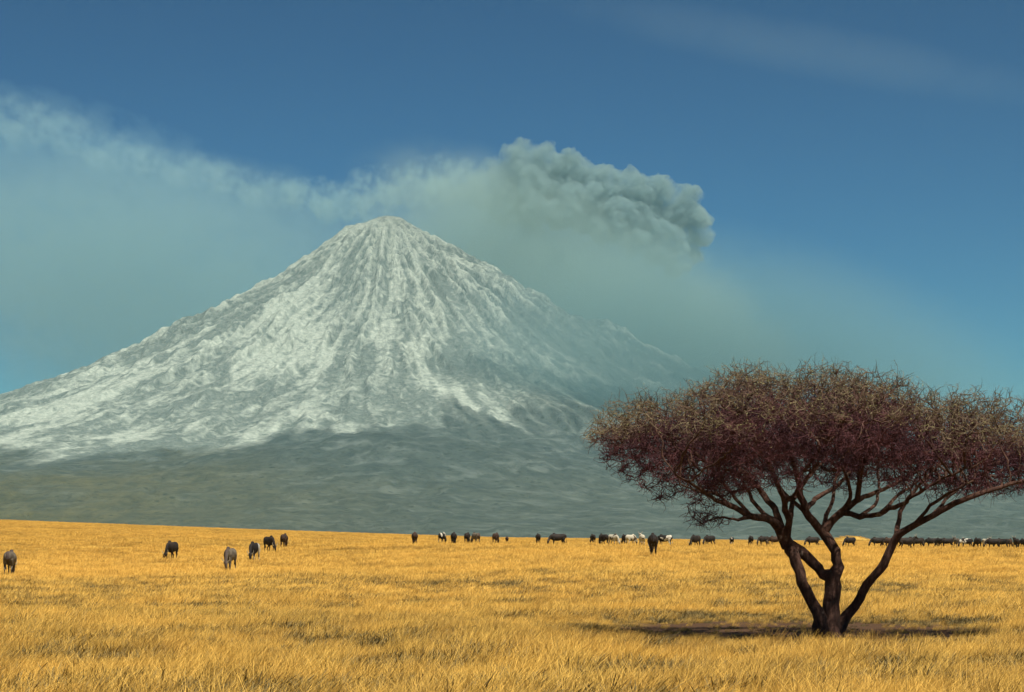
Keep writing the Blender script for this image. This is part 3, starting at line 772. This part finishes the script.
COATS = {
 'black': coat('black brown hide', (.011, .009, .008), (.026, .018, .014), 3, .4, .6),
 'brown': coat('dark brown hide', (.030, .017, .012), (.060, .034, .022), 3, .4, .6),
 'grey': coat('grey brown hide', (.085, .07, .052), (.15, .125, .09), 4, .4, .6, (.05, .035, .03)),
 'pied': coat('black and white hide', (.014, .011, .010), (.50, .47, .39), 1.7, .52, .55),
 'cream': coat('pale cream hide', (.42, .385, .30), (.06, .045, .035), 1.9, .56, .60),
}
m_horn, _, _ = material('horn', (.30, .26, .19), .5)
GRP = 'cattle grazing across the plain'
def cow(px, dist, rz, pose, coat_, label, scale_=1.0):
    x = (px-512)/F*dist; z = float(ground_z(x, dist))
    r = bpy.data.objects.new('cow', None); COL.objects.link(r)
    r.location = (x, dist, z); r.rotation_euler = (0, 0, math.radians(rz)); r.scale = (scale_,)*3
    r['label'] = label; r['category'] = 'cow'; r['group'] = GRP
    me, hs = POSES[pose]
    if not me.materials: me.materials.append(None)
    b = bpy.data.objects.new('body', me); COL.objects.link(b); b.parent = r
    b.material_slots[0].link = 'OBJECT'; b.material_slots[0].material = COATS[coat_]
    if scale_ > .8:
        for hm_ in hs:
            if not hm_.materials: hm_.materials.append(m_horn)
            h = bpy.data.objects.new('horn', hm_); COL.objects.link(h); h.parent = r
# heading: 90 walks away from the camera, 180 to the left, -90 towards the camera
G, S, T = 'graze', 'graze_side', 'stand'
HERD = [
 (12, 128, 93, G, 'grey', 'grey cow seen from behind with a dark spine stripe, alone at the far left edge'),
 (173, 172, 258, S, 'black', 'black cow grazing with its head turned left, alone left of the grey-brown cow'),
 (231, 140, 264, G, 'grey', 'grey-brown cow grazing head down to the left, largest of the left group'),
 (255, 165, 262, G, 'pied', 'black cow with a white patch on its shoulder, just right of the large grey-brown cow'),
 (270, 205, -62, G, 'black', 'black cow on the left field rim grazing head down towards the right'),
 (285, 222, 85, G, 'brown', 'narrow dark cow seen end-on, rightmost of the left group'),
 (415, 245, 92, G, 'brown', 'dark cow seen from behind, leftmost of the row in mid field below the summit'),
 (442.5, 290, 70, G, 'pied', 'dark cow with a pale rump spot, second in the mid-field row from the left'),
 (454, 252, 88, G, 'black', 'tall black cow seen end-on, third in the mid-field row from the left'),
 (467.5, 285, 80, G, 'black', 'dark cow close beside a greyish one, on the left of that pair'),
 (476, 278, 115, G, 'grey', 'greyish cow close beside a dark one, on the right of that pair'),
 (496, 272, 76, G, 'brown', 'brown cow seen end-on with a small calf to its right'),
 (507, 330, 90, G, 'brown', 'small dark calf by itself, the smallest animal of the mid-field row', .72),
 (538, 310, 95, G, 'black', 'narrow dark cow just left of the broadside grazing cow'),
 (558, 262, 200, G, 'black', 'black cow standing broadside grazing with its head down to the left'),
 (592.5, 320, 100, G, 'black', 'small dark cow at the left end of the mixed black and white cluster'),
 (603, 262, 115, S, 'black', 'big black cow at the left of the mixed cluster, overlapping a whitish one'),
 (613, 272, -60, G, 'cream', 'whitish cow half behind the big black cow of the mixed cluster'),
 (624, 300, 100, G, 'black', 'dark cow touching the left side of the bright white cow'),
 (630.5, 290, 50, G, 'cream', 'bright white cow grazing in the middle of the mixed cluster'),
 (641.5, 262, 95, T, 'cream', 'tall pale cow between the bright white cow and the nearest black cow'),
 (652.5, 160, 88, G, 'black', 'nearest and tallest black cow of the mixed cluster, seen from behind', 1.1),
 (664.5, 275, 150, G, 'pied', 'dark cow with a white rump to the right of the nearest black cow'),
 (695, 258, 238, S, 'black', 'dark cow grazing head down left, first to the right of the mixed cluster'),
 (709, 290, 225, G, 'black', 'rounded dark cow grazing left, second to the right of the mixed cluster'),
 (731, 335, 92, G, 'pied', 'small brown and white cow in the gap before the acacia trunk', .9),
 (750, 330, 95, G, 'black', 'small dark cow seen end-on just left of the acacia trunk'),
 (763, 330, 215, G, 'black', 'dark cow grazing left, left one of the two that touch the acacia trunk'),
 (775, 318, 185, G, 'brown', 'dark cow grazing left, right one of the two that touch the acacia trunk'),
 (812, 310, 200, G, 'black', 'dark cow seen through the fork between the acacia stems'),
 (849, 310, 215, S, 'black', 'lone dark cow between the middle and right stems of the acacia'),
 (877, 305, 190, G, 'black', 'dark cow grazing left just left of the right acacia stem'),
 (889, 312, 175, G, 'brown', 'dark cow half hidden behind the right acacia stem'),
 (905, 262, 10, T, 'black', 'large dark cow with raised back immediately right of the right acacia stem'),
 (916, 300, 200, G, 'black', 'dark cow at the right end of the clump behind the right acacia stem'),
 (931, 330, 165, G, 'black', 'dark cow at the left end of the far right herd'),
 (938.5, 322, 110, G, 'black', 'black cow seen end-on, second from the left in the far right herd'),
 (946, 335, 185, G, 'black', 'dark cow broadside, third from the left in the far right herd'),
 (955, 325, 95, T, 'grey', 'grey cow with raised head, fourth from the left in the far right herd'),
 (965, 318, 200, G, 'pied', 'dark cow with white marks grazing left, fifth in the far right herd'),
 (976, 290, 100, G, 'black', 'bulky black cow near the middle of the far right herd'),
 (984.5, 345, -70, T, 'cream', 'pale cow peeping over the backs in the far right herd'),
 (992, 305, 175, G, 'black', 'black cow broadside just right of the pale peeping cow'),
 (1001, 315, 150, G, 'black', 'dark cow third from the right end of the far right herd'),
 (1008, 330, 60, G, 'brown', 'brown cow tucked behind its neighbours, second from the right end of the herd'),
 (1014.5, 285, 90, T, 'black', 'upright black cow seen from behind near the right edge of the photo'),
 (1023, 320, 120, G, 'black', 'dark cow cut off by the right edge of the photo'),
]
for c_ in HERD: cow(*c_)
tk = {'haze': ('dusty blue-grey air over the whole plain', 'haze'), 'dry_grass': ('tall dry golden grass covering the plain in tufts', 'grass')}
for k_, (l_, c_) in tk.items(): bpy.data.objects[k_]['label'] = l_; bpy.data.objects[k_]['category'] = c_
for o in bpy.data.objects:
    if o.name in ('plain', 'volcano'): o['label'] = {'plain': 'golden grass plain reaching to the foot of the volcano', 'volcano': 'steep conical volcano whitened with ash'}[o.name]; o['category'] = {'plain': 'ground', 'volcano': 'mountain'}[o.name]
